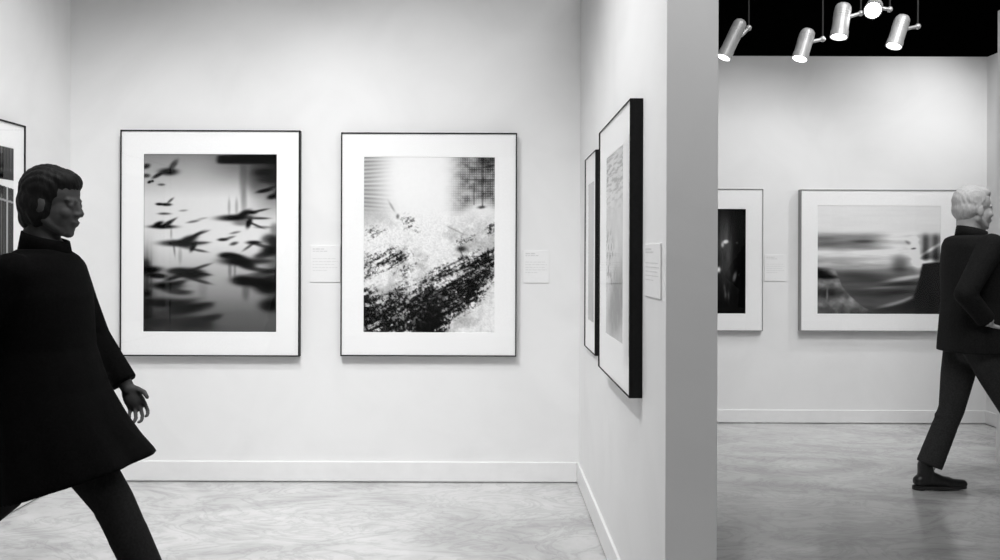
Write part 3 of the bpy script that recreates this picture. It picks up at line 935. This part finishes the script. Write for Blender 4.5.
build_person('person in a long black coat with dark hair striding right past the bird print', (-1.55, yw, 0), JL, M['skin_backlit'], dict(
    pitch=0.10, trouser=M['dark_trouser'], coat=M['coat'], coat_name='coat', coat_secs=coatL, shoe=M['leather'], hair=M['hair_dark'],
    hand_n=((-0.25, 0.1, -1), (0.4, 1, 0), 1, 0.7), hand_f=((0.5, -0.1, -0.85), (0, -1, -0.2), -1, 0.7),
    foot_n=-0.10, foot_f=0.75, cuff=0.90, cuff_r=0.058,
    hair_ells=[((-0.020, 0, 0.052), (0.098, 0.084, 0.092)), ((-0.045, 0, 0.005), (0.072, 0.082, 0.085)), ((-0.055, 0, -0.050), (0.050, 0.066, 0.050)),
               ((0.020, 0, 0.082), (0.072, 0.068, 0.052)), ((-0.020, 0.052, -0.005), (0.048, 0.034, 0.078)), ((-0.020, -0.052, -0.005), (0.048, 0.034, 0.078))]))

# person walking right in a dark jacket in the second room
yr = 4.77
JR = dict(head=(2.712, yr, 1.588), neck=(2.700, yr, 1.445), chest=(2.712, yr, 1.270), hips=(2.705, yr, 0.86),
          sh_n=(2.700, yr - 0.190, 1.385), el_n=(2.525, yr - 0.255, 1.130), wr_n=(2.675, yr - 0.205, 0.980),
          sh_f=(2.720, yr + 0.190, 1.385), el_f=(2.830, yr + 0.240, 1.110), wr_f=(3.020, yr + 0.210, 0.950),
          kn_n=(2.890, yr - 0.085, 0.480), an_n=(3.120, yr - 0.085, 0.110),
          kn_f=(2.640, yr + 0.085, 0.462), an_f=(2.492, yr + 0.085, 0.086))
coatR = [(1.450, 2.700, yr, 0.085, 0.120), (1.435, 2.703, yr, 0.115, 0.175), (1.395, 2.708, yr, 0.132, 0.205), (1.27, 2.716, yr, 0.150, 0.215),
         (1.08, 2.708, yr, 0.145, 0.190, 0, 0.01), (0.93, 2.704, yr, 0.152, 0.198, 0, 0.012), (0.800, 2.704, yr, 0.162, 0.205, 0, 0.015), (0.798, 2.704, yr, 0.142, 0.185, 0, 0.015), (0.90, 2.704, yr, 0.13, 0.17)]
build_person('person in a dark jacket walking right in front of the wide swirling print', (2.70, yr, 0), JR, M['skin'], dict(
    pitch=0.0, trouser=M['trouser'], coat=M['jacket'], coat_name='jacket', coat_secs=coatR, shoe=M['leather'], hair=M['hair_grey'],
    hand_n=((0.45, 0.85, -0.25), (0.6, 0.8, 0), 1, 0.6), hand_f=((0.7, -0.1, -0.6), (0, -1, -0.2), -1, 0.6),
    foot_n=-0.22, foot_f=0.0, cuff=0.86, cuff_r=0.070, shoe_len=0.31, boot=0.05,
    hair_ells=[((-0.020, 0, 0.056), (0.094, 0.081, 0.088)), ((-0.045, 0, 0.010), (0.068, 0.078, 0.075)), ((0.030, 0, 0.098), (0.060, 0.058, 0.036)),
               ((-0.012, 0.062, 0.015), (0.024, 0.020, 0.04)), ((-0.012, -0.062, 0.015), (0.024, 0.020, 0.04))]))

# --------------------------------------------------------------------- lights
def spot(name, loc, target, energy, angle, blend=0.6, radius=0.06):
    l = bpy.data.lights.new(name, 'SPOT')
    l.energy = energy
    l.spot_size = math.radians(angle)
    l.spot_blend = blend
    l.shadow_soft_size = radius
    o = bpy.data.objects.new(name, l)
    C.objects.link(o)
    o.location = loc
    o.rotation_euler = (Vector(target) - Vector(loc)).to_track_quat('-Z', 'Y').to_euler()
    return o

def area(name, loc, target, energy, sx, sy, spread=180):
    l = bpy.data.lights.new(name, 'AREA')
    l.shape = 'RECTANGLE'
    l.size = sx; l.size_y = sy
    l.spread = math.radians(spread)
    l.energy = energy
    o = bpy.data.objects.new(name, l)
    C.objects.link(o)
    o.location = loc
    o.rotation_euler = (Vector(target) - Vector(loc)).to_track_quat('-Z', 'Y').to_euler()
    return o

spot('picture_spot', (-1.10, 3.45, 3.55), (-1.60, D, 0.95), 46, 78, 0.9)
spot('picture_spot', (-0.85, 3.45, 3.55), (-0.30, D, 0.95), 46, 78, 0.9)
spot('picture_spot', (-0.95, 2.90, 3.55), (XR, 3.1, 0.5), 175, 95, 1.0)
spot('picture_spot', (-1.2, 3.3, 3.55), (XL, 3.9, 1.2), 105, 95, 1.0)
spot('picture_spot', (2.3, 5.45, 3.40), (1.7, YF, 0.9), 60, 85, 1.0)
spot('picture_spot', (3.7, 5.75, 3.40), (2.95, YF, 0.8), 80, 100, 1.0)
area('alcove_fill', (-0.9, 2.2, 3.9), (-0.9, D, -0.1), 16.5, 1.6, 0.5, 75)  # soft fill added for the alcove wall and floor, has no fixture
area('hall_fill', (1.0, 1.5, 4.2), (1.2, 2.1, 0.0), 72, 2.0, 1.5)  # unseen area light added overhead as ambient fill, shades the partition end
area('far_fill', (2.6, 3.9, 4.0), (2.4, YF, 0.1), 12.5, 1.6, 0.5, 75)  # fill light added above the second room, no visible source

w = bpy.data.worlds.new('world')
S.world = w
w.use_nodes = True
bg = w.node_tree.nodes['Background']
bg.inputs['Color'].default_value = g(0.0)
bg.inputs['Strength'].default_value = 0.0
